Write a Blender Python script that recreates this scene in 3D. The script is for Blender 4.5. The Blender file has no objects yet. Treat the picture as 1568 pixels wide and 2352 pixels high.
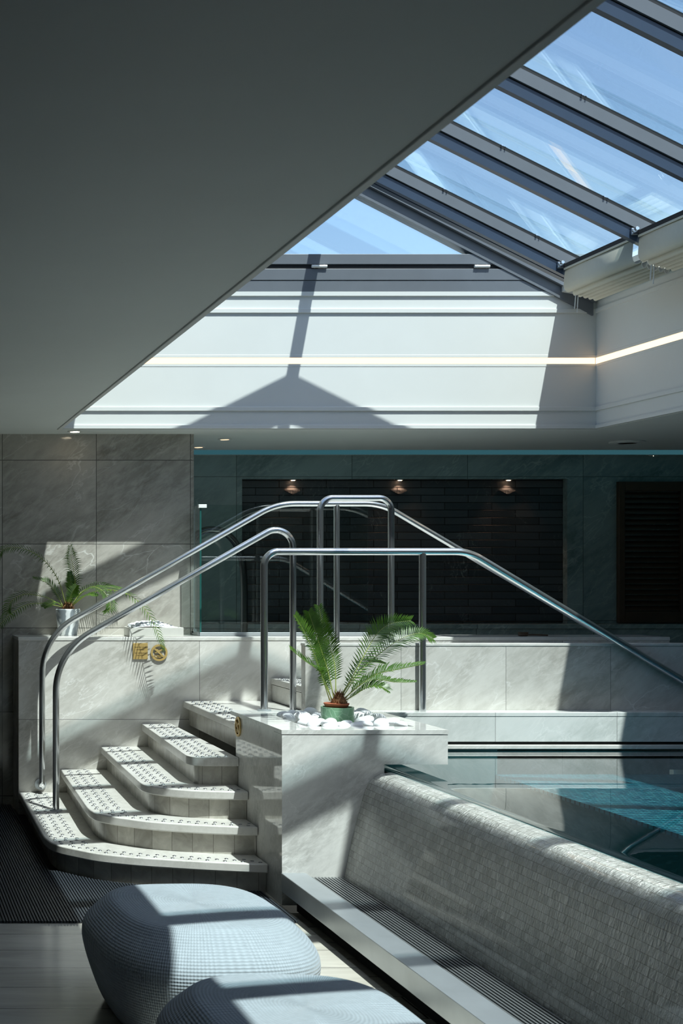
import bpy, bmesh, math, random
from mathutils import Vector, Matrix
random.seed(7)
S = bpy.context.scene
COL = S.collection

# ---------------------------------------------------------------- camera, sky, sun, exposure
F, U0, V0, EYE = 3200.0, -282.0, 1320.0, 1.735
cam = bpy.data.cameras.new('camera'); camo = bpy.data.objects.new('camera', cam); COL.objects.link(camo)
camo.location = (0, 0, EYE); camo.rotation_euler = (math.pi/2, 0, 0)
cam.sensor_fit = 'HORIZONTAL'; cam.sensor_width = 36.0; cam.lens = 36.0*F/1568.0
cam.shift_x = (784-U0)/1568.0; cam.shift_y = (V0-1176)/1568.0
cam.clip_start = 0.05; cam.clip_end = 500
cam.dof.use_dof = True; cam.dof.focus_distance = 8.8; cam.dof.aperture_fstop = 14.0
S.camera = camo

SUN_DIR = Vector((-0.180, 1/2.187, -1.0)).normalized()
w = bpy.data.worlds.new('sky'); S.world = w; w.use_nodes = True
nt = w.node_tree; nt.nodes.clear()
sky = nt.nodes.new('ShaderNodeTexSky'); sky.sky_type = 'NISHITA'; sky.sun_disc = False
sky.sun_elevation = math.asin(-SUN_DIR.z)
sky.sun_rotation = math.atan2(-SUN_DIR.x, -SUN_DIR.y)
sky.air_density = 1.0; sky.dust_density = 1.6; sky.ozone_density = 1.2
bg = nt.nodes.new('ShaderNodeBackground'); bg.inputs['Strength'].default_value = 0.165
ow = nt.nodes.new('ShaderNodeOutputWorld')
nt.links.new(sky.outputs[0], bg.inputs[0]); nt.links.new(bg.outputs[0], ow.inputs[0])

sl = bpy.data.lights.new('sun', 'SUN'); sl.energy = 6.3; sl.angle = math.radians(0.53); sl.color = (1.0, 0.965, 0.90)
so = bpy.data.objects.new('sun', sl); COL.objects.link(so)
so.rotation_euler = SUN_DIR.to_track_quat('-Z', 'Y').to_euler(); so.location = (3, -4, 12)

S.view_settings.view_transform = 'Standard'; S.view_settings.look = 'None'
S.view_settings.gamma = 1.0; S.view_settings.use_curve_mapping = False
S.view_settings.exposure = 0.80
S.cycles.max_bounces = 12; S.cycles.diffuse_bounces = 5; S.cycles.glossy_bounces = 5
S.cycles.transparent_max_bounces = 24
S.cycles.caustics_reflective = False; S.cycles.caustics_refractive = False
S.cycles.sample_clamp_indirect = 6.0

# ---------------------------------------------------------------- helpers
def at(u, v, Y):
    s = F/Y
    return Vector(((u-U0)/s, Y, EYE-(v-V0)/s))
def XU(u, s): return (u-U0)/s
def ZV(v, s): return EYE-(v-V0)/s

class MB:
    def __init__(self): self.v = []; self.f = []; self.uv = {}
    def add(self, vs, fs):
        o = len(self.v); self.v += [tuple(p) for p in vs]; self.f += [tuple(i+o for i in f) for f in fs]; return self
    def box(self, x0, x1, y0, y1, z0, z1):
        vs = [(x0,y0,z0),(x1,y0,z0),(x1,y1,z0),(x0,y1,z0),(x0,y0,z1),(x1,y0,z1),(x1,y1,z1),(x0,y1,z1)]
        return self.add(vs, [(0,3,2,1),(4,5,6,7),(0,1,5,4),(1,2,6,5),(2,3,7,6),(3,0,4,7)])
    def prism(self, pts, d):
        """polygon of 3-D points pushed along the vector d"""
        n = len(pts); d = Vector(d); a = [Vector(p) for p in pts]; b = [p+d for p in a]
        nrm = Vector((0,0,0))
        for i in range(n): nrm += a[i].cross(a[(i+1) % n])
        if nrm.dot(d) > 0: a.reverse(); b.reverse()
        fs = [tuple(range(n)), tuple(range(2*n-1, n-1, -1))]
        fs += [(i, i+n, (i+1) % n+n, (i+1) % n) for i in range(n)]
        fs = [fs[0], fs[1]]+[(i, n+i, n+(i+1) % n, (i+1) % n) for i in range(n)]
        return self.add(a+b, fs)
    def tube(self, path, r, seg=16, closed=False, cap=True):
        path = [Vector(p) for p in path]; n = len(path)
        rs = r if isinstance(r, (list, tuple)) else [r]*n
        T = []
        for i in range(n):
            a = path[max(i-1, 0)]; b = path[min(i+1, n-1)]
            if closed: a = path[(i-1) % n]; b = path[(i+1) % n]
            T.append((b-a).normalized())
        ref = Vector((0,1,0)) if abs(T[0].y) < 0.9 else Vector((0,0,1))
        N = (ref-T[0]*ref.dot(T[0])).normalized(); vs = []
        for i in range(n):
            N = (N-T[i]*N.dot(T[i])).normalized(); B = T[i].cross(N)
            for k in range(seg):
                a = 2*math.pi*k/seg
                vs.append(path[i]+(N*math.cos(a)+B*math.sin(a))*rs[i])
        fs = []
        for i in range(n if closed else n-1):
            j = (i+1) % n
            for k in range(seg):
                l = (k+1) % seg
                fs.append((i*seg+k, i*seg+l, j*seg+l, j*seg+k))
        if cap and not closed:
            fs.append(tuple(range(seg-1, -1, -1))); fs.append(tuple((n-1)*seg+k for k in range(seg)))
        return self.add(vs, fs)
    def lathe(self, prof, c=(0,0,0), seg=40, sx=1, sy=1):
        vs = []; n = len(prof)
        for (r, z) in prof:
            for k in range(seg):
                a = 2*math.pi*k/seg; vs.append((c[0]+r*sx*math.cos(a), c[1]+r*sy*math.sin(a), c[2]+z))
        fs = []
        for i in range(n-1):
            for k in range(seg):
                l = (k+1) % seg; fs.append((i*seg+k, i*seg+l, (i+1)*seg+l, (i+1)*seg+k))
        fs.append(tuple(range(seg-1, -1, -1))); fs.append(tuple((n-1)*seg+k for k in range(seg)))
        return self.add(vs, fs)
    def disc(self, c, r, axis, h, seg=28):
        ax = Vector(axis).normalized(); ref = Vector((0,0,1)) if abs(ax.z) < .9 else Vector((1,0,0))
        A = ax.cross(ref).normalized(); B = ax.cross(A)
        return self.prism([Vector(c)+(A*math.cos(2*math.pi*k/seg)+B*math.sin(2*math.pi*k/seg))*r for k in range(seg)], ax*h)
    def build(self, name, mat, parent=None, smooth=None, bevel=0, seg=2):
        me = bpy.data.meshes.new(name)
        off = world_loc(parent)
        me.from_pydata([Vector(p)-off for p in self.v], [], self.f); me.update()
        bm = bmesh.new(); bm.from_mesh(me); bmesh.ops.recalc_face_normals(bm, faces=bm.faces); bm.to_mesh(me); bm.free()
        o = bpy.data.objects.new(name, me); COL.objects.link(o)
        if mat is not None: me.materials.append(mat)
        if parent is not None: o.parent = parent
        if smooth is not None: shade(me, smooth)
        if bevel:
            m = o.modifiers.new('edge', 'BEVEL'); m.width = bevel; m.segments = seg; m.limit_method = 'ANGLE'; m.angle_limit = math.radians(40)
        return o
def shade(me, deg):
    bm = bmesh.new(); bm.from_mesh(me)
    for f in bm.faces: f.smooth = True
    for e in bm.edges:
        if len(e.link_faces) == 2 and e.calc_face_angle(0) > math.radians(deg): e.smooth = False
    bm.to_mesh(me); bm.free()
def world_loc(o):
    p = Vector((0,0,0))
    while o is not None: p = p+o.location; o = o.parent
    return p
def tag(o, label=None, cat=None, group=None, kind=None):
    if label: o['label'] = label
    if cat: o['category'] = cat
    if group: o['group'] = group
    if kind: o['kind'] = kind
    return o
def empty(name, loc=(0,0,0)):
    o = bpy.data.objects.new(name, None); o.empty_display_size = .1; COL.objects.link(o); o.location = loc; return o
def thing(name, label, cat, loc=(0,0,0), group=None): return tag(empty(name, loc), label, cat, group)
def struct(o): o['kind'] = 'structure'; return o
def copy_thing(o, parent=None):
    c = o.copy(); COL.objects.link(c)
    if parent is not None: c.parent = parent
    for ch in list(o.children): copy_thing(ch, c)
    return c
def fillet(pts, radii, n=12):
    """round the inner corners of a 3-D polyline"""
    out = [Vector(pts[0])]
    for i in range(1, len(pts)-1):
        p = Vector(pts[i]); a = (Vector(pts[i-1])-p); b = (Vector(pts[i+1])-p)
        r = radii[i-1]
        ang = a.angle(b); t = r/math.tan(ang/2)
        t = min(t, a.length*.98, b.length*.98); r = t*math.tan(ang/2)
        a.normalize(); b.normalize()
        c = p+(a+b).normalized()*(r/math.sin(ang/2))
        s = p+a*t; e = p+b*t
        va = s-c; vb = e-c; th = va.angle(vb)
        for k in range(n+1):
            f = k/n
            out.append(c+(va*math.sin((1-f)*th)+vb*math.sin(f*th))/math.sin(th))
    out.append(Vector(pts[-1])); return out
def spline(pts, n):
    """Catmull-Rom through the points, n samples"""
    p = [Vector(q) for q in pts]; p = [p[0]*2-p[1]]+p+[p[-1]*2-p[-2]]; m = len(p)-3; out = []
    for k in range(n):
        t = k/(n-1)*m; i = min(int(t), m-1); f = t-i; a, b, c, d = p[i:i+4]
        out.append(.5*((2*b)+(c-a)*f+(2*a-5*b+4*c-d)*f*f+(3*b-a-3*c+d)*f**3))
    return out

# ---------------------------------------------------------------- materials
def lin(h):
    def f(c):
        c /= 255.0
        return c/12.92 if c <= .04045 else ((c+.055)/1.055)**2.4
    return tuple(f(c) for c in h)+(1,)
class NT:
    def __init__(self, name):
        self.m = bpy.data.materials.new(name); self.m.use_nodes = True; self.t = self.m.node_tree
        self.t.nodes.clear(); self.out = self.n('ShaderNodeOutputMaterial')
    def n(self, ty, **kw):
        x = self.t.nodes.new(ty)
        for k, v in kw.items(): setattr(x, k, v)
        return x
    def l(self, a, b): self.t.links.new(a, b)
    def val(self, sock, v):
        if isinstance(v, bpy.types.NodeSocket): self.l(v, sock)
        else: sock.default_value = v
    def math(self, op, a, b=None, c=None):
        x = self.n('ShaderNodeMath', operation=op); self.val(x.inputs[0], a)
        if b is not None: self.val(x.inputs[1], b)
        if c is not None: self.val(x.inputs[2], c)
        return x.outputs[0]
    def vmath(self, op, a, b=None):
        x = self.n('ShaderNodeVectorMath', operation=op); self.val(x.inputs[0], a)
        if b is not None: self.val(x.inputs[1], b)
        return x.outputs[0]
    def mix(self, fac, a, b, blend='MIX'):
        x = self.n('ShaderNodeMix', data_type='RGBA', blend_type=blend)
        self.val(x.inputs[0], fac); self.val(x.inputs[6], a); self.val(x.inputs[7], b); return x.outputs[2]
    def noise(self, vec, scale, detail=4, rough=.55, dist=0):
        x = self.n('ShaderNodeTexNoise'); self.l(vec, x.inputs['Vector'])
        x.inputs['Scale'].default_value = scale; x.inputs['Detail'].default_value = detail
        x.inputs['Roughness'].default_value = rough; x.inputs['Distortion'].default_value = dist; return x
    def ramp(self, fac, stops):
        x = self.n('ShaderNodeMapRange'); self.val(x.inputs[0], fac)
        x.inputs[1].default_value = stops[0]; x.inputs[2].default_value = stops[1]
        x.inputs[3].default_value = stops[2]; x.inputs[4].default_value = stops[3]; return x.outputs[0]
    def obj(self): return self.n('ShaderNodeTexCoord').outputs['Object']
    def sep(self, v):
        x = self.n('ShaderNodeSeparateXYZ'); self.l(v, x.inputs[0]); return x.outputs
    def comb(self, x, y, z):
        c = self.n('ShaderNodeCombineXYZ'); self.val(c.inputs[0], x); self.val(c.inputs[1], y); self.val(c.inputs[2], z); return c.outputs[0]
    def bsdf(self, col, rough=.5, metal=0, spec=.5, bump=None, bstr=.2, bdist=.01, **kw):
        b = self.n('ShaderNodeBsdfPrincipled'); self.val(b.inputs['Base Color'], col); self.val(b.inputs['Roughness'], rough)
        b.inputs['Metallic'].default_value = metal; b.inputs['Specular IOR Level'].default_value = spec
        for k, v in kw.items(): self.val(b.inputs[k], v)
        if bump is not None:
            x = self.n('ShaderNodeBump'); x.inputs['Strength'].default_value = bstr; x.inputs['Distance'].default_value = bdist
            self.l(bump, x.inputs['Height']); self.l(x.outputs[0], b.inputs['Normal'])
        self.l(b.outputs[0], self.out.inputs[0]); return b

def plain(name, rgb, rough=.5, metal=0, spec=.5, noise=0, nscale=20, **kw):
    m = NT(name); c = lin(rgb)
    if noise:
        n = m.noise(m.obj(), nscale, 5)
        f = m.ramp(n.outputs[0], (.3, .7, 1-noise, 1+noise))
        c = m.mix(1.0, c, m.comb(f, f, f), 'MULTIPLY')
    m.bsdf(c, rough, metal, spec, **kw); return m.m

def marble(name, light, dark, vein, rough=.14, scale=1.0, cells=None, joint=(70,70,68), jw=.0022, spec=.5, dirn=(1.25,1,.42), vamt=.8):
    """polished veined limestone; cells = {axis: (period, offset)} cuts it into slabs with dark joints"""
    m = NT(name); o = m.obj(); vec = o; jm = None
    if cells:
        s = m.sep(o); ids = [0.0, 0.0, 0.0]
        for ax, (per, off) in cells.items():
            q = m.math('DIVIDE', m.math('SUBTRACT', s[ax], off), per)
            ids[ax] = m.math('FLOOR', q)
            fr = m.math('FRACT', q)
            d = m.math('MULTIPLY', m.math('MINIMUM', fr, m.math('SUBTRACT', 1.0, fr)), per)
            k = m.math('LESS_THAN', d, jw)
            jm = k if jm is None else m.math('MAXIMUM', jm, k)
        wn = m.n('ShaderNodeTexWhiteNoise'); m.l(m.comb(*ids), wn.inputs['Vector'])
        vec = m.vmath('ADD', o, m.vmath('MULTIPLY', wn.outputs['Color'], (7.0, 5.0, 9.0)))
        tone = m.ramp(wn.outputs['Value'], (0, 1, .92, 1.06))
    mr = m.n('ShaderNodeMapping'); m.l(vec, mr.inputs[0]); mr.inputs['Rotation'].default_value = (0.25, -.95, .35)
    mp = m.n('ShaderNodeMapping'); m.l(mr.outputs[0], mp.inputs[0]); mp.inputs['Scale'].default_value = dirn
    mv = mp.outputs[0]
    big = m.noise(mv, 2.1*scale, 6, .6, .6).outputs[0]
    fine = m.noise(mv, 20*scale, 8, .7, .3).outputs[0]
    base = m.mix(m.ramp(big, (.36, .66, 0, .9)), lin(dark), lin(light))
    base = m.mix(m.ramp(fine, (.42, .66, 0, .8)), base, lin(light))
    patch = m.noise(mv, .85*scale, 5, .55, .5).outputs[0]
    base = m.mix(m.ramp(patch, (.535, .56, 0, .38)), base, lin(light))
    # wandering light veins
    wv = m.noise(mv, 1.5*scale, 6, .62, .35).outputs[0]
    v1 = m.ramp(m.math('ABSOLUTE', m.math('SUBTRACT', wv, .5)), (0, .008, .6, 0))
    vo = m.n('ShaderNodeTexVoronoi', feature='DISTANCE_TO_EDGE'); vo.inputs['Scale'].default_value = 3.2*scale
    dv = m.vmath('ADD', mv, m.vmath('MULTIPLY', m.noise(mv, 3.0*scale, 4).outputs['Color'], (.30, .30, .30)))
    m.l(dv, vo.inputs['Vector'])
    v2 = m.ramp(vo.outputs['Distance'], (0, .012, .7, 0))
    vm = m.math('MULTIPLY', m.math('MAXIMUM', v1, v2), m.ramp(m.noise(vec, 2.6*scale, 3).outputs[0], (.42, .68, 0, vamt)))
    col = m.mix(vm, base, lin(vein))
    if cells:
        col = m.mix(1.0, col, m.comb(tone, tone, tone), 'MULTIPLY')
        col = m.mix(m.math('MULTIPLY', jm, .8), col, lin(joint))
    m.bsdf(col, rough, 0, spec); return m.m

def clear(name, tint, f0=.04, bump=None, rough=0.0):
    """thin clear sheet: see-through with a Schlick reflection"""
    m = NT(name)
    lw = m.n('ShaderNodeLayerWeight'); lw.inputs['Blend'].default_value = .5
    nrm = None
    g = m.n('ShaderNodeBsdfGlossy'); g.inputs['Roughness'].default_value = rough; g.inputs['Color'].default_value = (1,1,1,1)
    if bump is not None:
        b = m.n('ShaderNodeBump'); b.inputs['Strength'].default_value = bump[1]; b.inputs['Distance'].default_value = bump[2]
        mp = m.n('ShaderNodeMapping'); m.l(m.obj(), mp.inputs[0]); mp.inputs['Scale'].default_value = bump[3]
        m.l(m.noise(mp.outputs[0], bump[0], 3, .5, .4).outputs[0], b.inputs['Height'])
        m.l(b.outputs[0], g.inputs['Normal']); m.l(b.outputs[0], lw.inputs['Normal'])
    p = m.math('POWER', lw.outputs['Facing'], 5.0)
    fac = m.math('MULTIPLY_ADD', p, 1-f0, f0)
    t = m.n('ShaderNodeBsdfTransparent'); t.inputs['Color'].default_value = tuple(tint)+(1,)
    mx = m.n('ShaderNodeMixShader'); m.l(fac, mx.inputs[0]); m.l(t.outputs[0], mx.inputs[1]); m.l(g.outputs[0], mx.inputs[2])
    m.l(mx.outputs[0], m.out.inputs[0]); return m.m

def glow(name, rgb, strength):
    m = NT(name); e = m.n('ShaderNodeEmission'); e.inputs[0].default_value = tuple(rgb)+(1,); e.inputs[1].default_value = strength
    m.l(e.outputs[0], m.out.inputs[0]); return m.m

M = {}
LT, DK, VN = (218,217,212), (190,189,182), (242,242,240)
M['stone'] = marble('stone_slab', LT, DK, VN, .16)
M['stone_wall'] = marble('stone_wall_slabs', (186,182,174), (136,132,124), (232,232,228), .12, 1.0, {0: (.706,.939), 2: (.63,.075)}, jw=.0028)
M['stone_low'] = marble('stone_low_slabs', (210,208,202), (164,161,153), VN, .12, 1.1, {0: (1.31,1.017), 2: (.6,-.0155+.105)}, jw=.0016)
M['stone_parapet'] = marble('stone_parapet_slabs', (207,205,199), (160,157,149), VN, .14, 1.2, {0: (.63,2.52)}, jw=.0012)
M['stone_ledge'] = marble('stone_ledge_slabs', (220,222,219), (178,184,179), VN, .12, 1.3, {0: (.72,3.66)}, jw=.0012)
M['tread'] = marble('stone_tread', (211,209,204), (187,185,178), (228,226,220), .22, 1.6, cells={1: (6.0, 9.75)}, jw=.004, vamt=.4, dirn=(1,.35,1))  # cells draws one dark line across the treads near the low wall
M['planter'] = marble('stone_planter', (222,222,218), (184,184,180), VN, .055, 1.5)
M['alcove'] = marble('stone_alcove_teal_lit_slabs', (156,172,169), (108,126,124), (204,216,212), .2, .9, {0: (1.02,2.15), 2: (1.27,2.60-1.27)}, jw=.0025)  # green cast of the alcove light is mixed into this stone colour

def riser_mat():
    m = NT('stone_riser_tiles'); uv = m.n('ShaderNodeUVMap').outputs[0]; s = m.sep(uv)
    q = m.math('DIVIDE', s[0], .115); fr = m.math('FRACT', q)
    j = m.math('LESS_THAN', m.math('MINIMUM', fr, m.math('SUBTRACT', 1.0, fr)), .014)
    wn = m.n('ShaderNodeTexWhiteNoise', noise_dimensions='1D'); m.l(m.math('FLOOR', q), wn.inputs['W'])
    o = m.vmath('ADD', m.obj(), m.vmath('MULTIPLY', wn.outputs['Color'], (9,9,9)))
    n = m.noise(o, 9, 6, .6, 1.2).outputs[0]
    c = m.mix(m.ramp(n, (.3,.7,0,1)), lin((154,151,142)), lin((188,185,176)))
    t = m.ramp(wn.outputs['Value'], (0,1,.84,1.1)); c = m.mix(1.0, c, m.comb(t,t,t), 'MULTIPLY')
    c = m.mix(m.math('MULTIPLY', j, .7), c, lin((86,82,74)))
    m.bsdf(c, .25); return m.m
M['riser'] = riser_mat()
M['dark_wall'] = plain('dark_brown_panel', (84,78,72), .5)

def floor_mat():
    m = NT('floor_plank_tiles'); o = m.obj(); s = m.sep(o)
    q = m.math('DIVIDE', m.math('SUBTRACT', s[1], 5.86), .289); row = m.math('FLOOR', q); fr = m.math('FRACT', q)
    jy = m.math('LESS_THAN', m.math('MINIMUM', fr, m.math('SUBTRACT', 1.0, fr)), .010)
    wr = m.n('ShaderNodeTexWhiteNoise', noise_dimensions='1D'); m.l(row, wr.inputs['W'])
    qx = m.math('ADD', m.math('DIVIDE', s[0], 1.2), wr.outputs['Value']); col = m.math('FLOOR', qx); fx = m.math('FRACT', qx)
    jx = m.math('LESS_THAN', m.math('MINIMUM', fx, m.math('SUBTRACT', 1.0, fx)), .0036)
    wn = m.n('ShaderNodeTexWhiteNoise'); m.l(m.comb(row, col, 0.0), wn.inputs['Vector'])
    vec = m.vmath('ADD', o, m.vmath('MULTIPLY', wn.outputs['Color'], (8,8,8)))
    mp = m.n('ShaderNodeMapping'); m.l(vec, mp.inputs[0]); mp.inputs['Scale'].default_value = (.7, 3.5, 1)
    n = m.noise(mp.outputs[0], 2.2, 7, .62, .5).outputs[0]
    c = m.mix(m.ramp(n, (.3,.7,0,1)), lin((172,168,158)), lin((208,203,192)))
    t = m.ramp(wn.outputs['Value'], (0,1,.9,1.05)); c = m.mix(1.0, c, m.comb(t,t,t), 'MULTIPLY')
    c = m.mix(m.math('MULTIPLY', m.math('MAXIMUM', jx, jy), .85), c, lin((48,46,44)))
    m.bsdf(c, .16); return m.m
M['floor'] = floor_mat()

def mosaic_wall_mat():
    m = NT('wet_stone_mosaic'); uv = m.n('ShaderNodeUVMap').outputs[0]
    b = m.n('ShaderNodeTexBrick'); m.l(uv, b.inputs['Vector']); b.inputs['Scale'].default_value = 1
    b.inputs['Brick Width'].default_value = .040; b.inputs['Row Height'].default_value = .033; b.inputs['Mortar Size'].default_value = .001
    b.inputs['Color1'].default_value = lin((212,212,206)); b.inputs['Color2'].default_value = lin((178,178,171)); b.inputs['Mortar'].default_value = lin((132,128,114))
    st = m.n('ShaderNodeMapping'); m.l(uv, st.inputs[0]); st.inputs['Scale'].default_value = (75, 24, 1); st.inputs['Rotation'].default_value = (0,0,.12)
    r1 = m.noise(st.outputs[0], 1.0, 3, .6, .6).outputs[0]
    st2 = m.n('ShaderNodeMapping'); m.l(uv, st2.inputs[0]); st2.inputs['Scale'].default_value = (18, 7, 1)
    r2 = m.noise(st2.outputs[0], 1.0, 3, .6, .6).outputs[0]
    h = m.math('ADD', m.math('MULTIPLY', r1, .7), m.math('MULTIPLY', r2, .5))
    h = m.math('SUBTRACT', h, m.math('MULTIPLY', b.outputs['Fac'], .25))
    c = m.mix(m.ramp(r2, (.35,.65,0,.25)), b.outputs['Color'], lin((206,206,200)))
    m.bsdf(c, .13, 0, .6, bump=h, bstr=1.0, bdist=.03, **{'Coat Weight': .6, 'Coat Roughness': .06}); return m.m
M['mosaic'] = mosaic_wall_mat()

def pool_mosaic():
    m = NT('blue_pool_mosaic'); o = m.obj(); s = m.sep(o)
    k = .019; fx = m.math('FRACT', m.math('DIVIDE', s[0], k)); fy = m.math('FRACT', m.math('DIVIDE', s[1], k*2.6))
    d = m.math('MAXIMUM', m.math('ABSOLUTE', m.math('SUBTRACT', fx, .5)), m.math('ABSOLUTE', m.math('SUBTRACT', fy, .5)))
    g = m.math('GREATER_THAN', d, .36)
    wn = m.n('ShaderNodeTexWhiteNoise'); m.l(m.comb(m.math('FLOOR', m.math('DIVIDE', s[0], k)), m.math('FLOOR', m.math('DIVIDE', s[1], k*2.6)), 0.0), wn.inputs['Vector'])
    c = m.mix(wn.outputs['Value'], lin((40,112,134)), lin((104,176,188)))
    c = m.mix(g, c, lin((12,40,54)))
    m.bsdf(c, .3); return m.m
M['pool_tile'] = pool_mosaic()
M['pool_floor'] = plain('dark_teal_pool_tile', (70,110,112), .4, noise=.08, nscale=4)
M['pool_lip'] = plain('black_pool_lip', (22,26,30), .3)
M['water'] = clear('pool_water', (.62,.86,.88), .02, bump=(2.0, .035, .01, (1,1,1)))
M['glass'] = clear('clear_glass', (.90,.955,.945), .045)
M['roof_glass'] = clear('roof_glass', (.84,.90,.915), .12)
M['glass_edge'] = plain('green_glass_edge', (38,84,80), .15)
M['paint'] = plain('white_paint', (217,219,217), .5, noise=.015, nscale=3)
M['ceiling'] = plain('ceiling_paint', (216,221,219), .6, noise=.02, nscale=2)
M['alu'] = plain('slate_grey_aluminium', (104,109,116), .38, .0, .5, noise=.04, nscale=8)
M['alu_dark'] = plain('navy_grey_aluminium', (50,64,84), .35, .0, .5, noise=.04, nscale=8)
M['alu_gap'] = plain('dark_seal', (20,22,26), .6)
M['steel'] = plain('polished_stainless_steel', (218,220,222), .17, .95)
M['brushed'] = plain('brushed_stainless_steel', (190,196,200), .38, .75, noise=.06, nscale=6)
M['spout'] = plain('dark_steel', (96,98,98), .25, 1.0)
M['chrome'] = plain('bright_chrome', (230,232,234), .15, 1.0)
M['stud'] = plain('steel_stud', (120,122,124), .42, .9)
M['brass'] = plain('brass', (214,182,116), .36, .55, noise=.05)
M['brass_dark'] = plain('engraved_brass', (62,46,22), .5)
M['rubber'] = plain('black_rubber_rib', (46,51,57), .45, spec=.5)
M['rubber_dark'] = plain('black_rubber_base', (14,15,17), .7)
M['slat'] = plain('grate_slat', (148,152,154), .3, .7)
M['shadow_gap'] = plain('dark_channel', (24,26,28), .6)
M['blind'] = plain('cream_blind_fabric', (206,204,190), .75, noise=.02, nscale=30)
M['white_plastic'] = plain('white_plastic', (236,238,236), .4)
M['trough'] = plain('pale_limestone', (206,205,198), .5, noise=.03)
M['wood'] = plain('dark_walnut', (74,56,40), .5, noise=.15, nscale=9)
M['pebble'] = plain('white_pebble', (236,238,240), .55, noise=.04, nscale=25)
M['terracotta'] = plain('terracotta', (168,92,62), .7, noise=.08)
M['husk'] = plain('brown_palm_husk', (112,78,48), .85, noise=.4, nscale=60)
M['led'] = glow('warm_led_strip', (1.0, .66, .36), 1.5)
M['down'] = glow('downlight_lens', (1.0, .86, .62), 9.0)
M['cove'] = glow('teal_cove_light', (.10, .34, .42), .16)
M['warm'] = glow('warm_spot_lens', (1.0, .62, .40), 6.0)

def green_pot():
    m = NT('green_leaf_glaze'); o = m.obj()
    vo = m.n('ShaderNodeTexVoronoi', feature='DISTANCE_TO_EDGE'); vo.inputs['Scale'].default_value = 26; m.l(o, vo.inputs['Vector'])
    wv = m.n('ShaderNodeTexWave'); wv.inputs['Scale'].default_value = 40; wv.inputs['Distortion'].default_value = 5; m.l(o, wv.inputs['Vector'])
    c = m.mix(m.ramp(vo.outputs['Distance'], (0,.05,.7,0)), lin((112,156,124)), lin((176,206,178)))
    c = m.mix(m.math('MULTIPLY', wv.outputs['Fac'], .25), c, lin((160,190,150)))
    m.bsdf(c, .35); return m.m
M['green_pot'] = green_pot()
def swirl_pot():
    m = NT('grey_swirl_glaze'); o = m.obj()
    wv = m.n('ShaderNodeTexWave'); wv.inputs['Scale'].default_value = 5; wv.inputs['Distortion'].default_value = 9; wv.inputs['Detail'].default_value = 3
    m.l(o, wv.inputs['Vector'])
    c = m.mix(m.ramp(wv.outputs['Fac'], (.25,.7,0,1)), lin((132,140,146)), lin((226,230,232)))
    m.bsdf(c, .25); return m.m
M['swirl_pot'] = swirl_pot()
def leaf(name, a, b):
    m = NT(name); n = m.noise(m.obj(), 9, 3).outputs[0]
    c = m.mix(m.ramp(n, (.3,.7,0,1)), lin(a), lin(b))
    p = m.bsdf(c, .38, 0, .5)
    tr = m.n('ShaderNodeBsdfTranslucent'); m.l(m.mix(1.0, c, (1.3,1.5,.6,1), 'MULTIPLY'), tr.inputs[0])
    mx = m.n('ShaderNodeMixShader'); mx.inputs[0].default_value = .32
    m.l(p.outputs[0], mx.inputs[1]); m.l(tr.outputs[0], mx.inputs[2]); m.l(mx.outputs[0], m.out.inputs[0]); return m.m
M['leaf'] = leaf('cycad_leaf', (44,74,26), (86,120,46))
M['stem'] = plain('leaf_rib', (138,150,72), .5)
M['dry'] = plain('dry_leaf_tip', (190,150,96), .7)
def knit():
    m = NT('blue_grey_knit'); uv = m.n('ShaderNodeUVMap').outputs[0]; s = m.sep(uv)
    a = m.math('SINE', m.math('MULTIPLY', s[0], 2*math.pi/.0135)); b = m.math('SINE', m.math('MULTIPLY', s[1], 2*math.pi/.0125))
    h = m.math('MULTIPLY', m.math('ADD', a, b), .5)
    cell = m.ramp(m.math('MULTIPLY', m.math('ADD', a, 1.0), m.math('ADD', b, 1.0)), (0, 4, .87, 1.06))
    n = m.ramp(m.noise(m.obj(), 40, 4).outputs[0], (.3,.7,.94,1.06))
    c = m.mix(1.0, lin((160,171,179)), m.comb(cell,cell,cell), 'MULTIPLY'); c = m.mix(1.0, c, m.comb(n,n,n), 'MULTIPLY')
    m.bsdf(c, .9, 0, .2, bump=h, bstr=.5, bdist=.004, **{'Sheen Weight': .25}); return m.m
M['knit'] = knit()
def slate():
    m = NT('dark_slate_bricks'); o = m.obj(); s = m.sep(o)
    b = m.n('ShaderNodeTexBrick'); m.l(m.comb(s[0], s[2], 0.0), b.inputs['Vector']); b.inputs['Scale'].default_value = 1
    b.inputs['Brick Width'].default_value = .42; b.inputs['Row Height'].default_value = .066; b.inputs['Mortar Size'].default_value = .004; b.inputs['Mortar Smooth'].default_value = .7
    b.inputs['Color1'].default_value = lin((84,90,93)); b.inputs['Color2'].default_value = lin((60,66,69)); b.inputs['Mortar'].default_value = lin((10,11,12))
    mp = m.n('ShaderNodeMapping'); m.l(o, mp.inputs[0]); mp.inputs['Rotation'].default_value = (0,.5,0); mp.inputs['Scale'].default_value = (2.2,1,1)
    vn = m.noise(mp.outputs[0], 2.6, 5, .6, 1.5).outputs[0]
    v = m.ramp(m.math('ABSOLUTE', m.math('SUBTRACT', vn, .5)), (0,.006,.6,0))
    v = m.math('MULTIPLY', v, m.ramp(m.noise(o, 3, 2).outputs[0], (.5,.62,0,1)))
    n = m.noise(o, 22, 4).outputs[0]
    c = m.mix(v, b.outputs['Color'], lin((150,160,158)))
    h = m.math('SUBTRACT', m.math('MULTIPLY', n, .4), b.outputs['Fac'])
    m.bsdf(c, .45, 0, .4, bump=h, bstr=.8, bdist=.02); return m.m
M['slate'] = slate()

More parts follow.
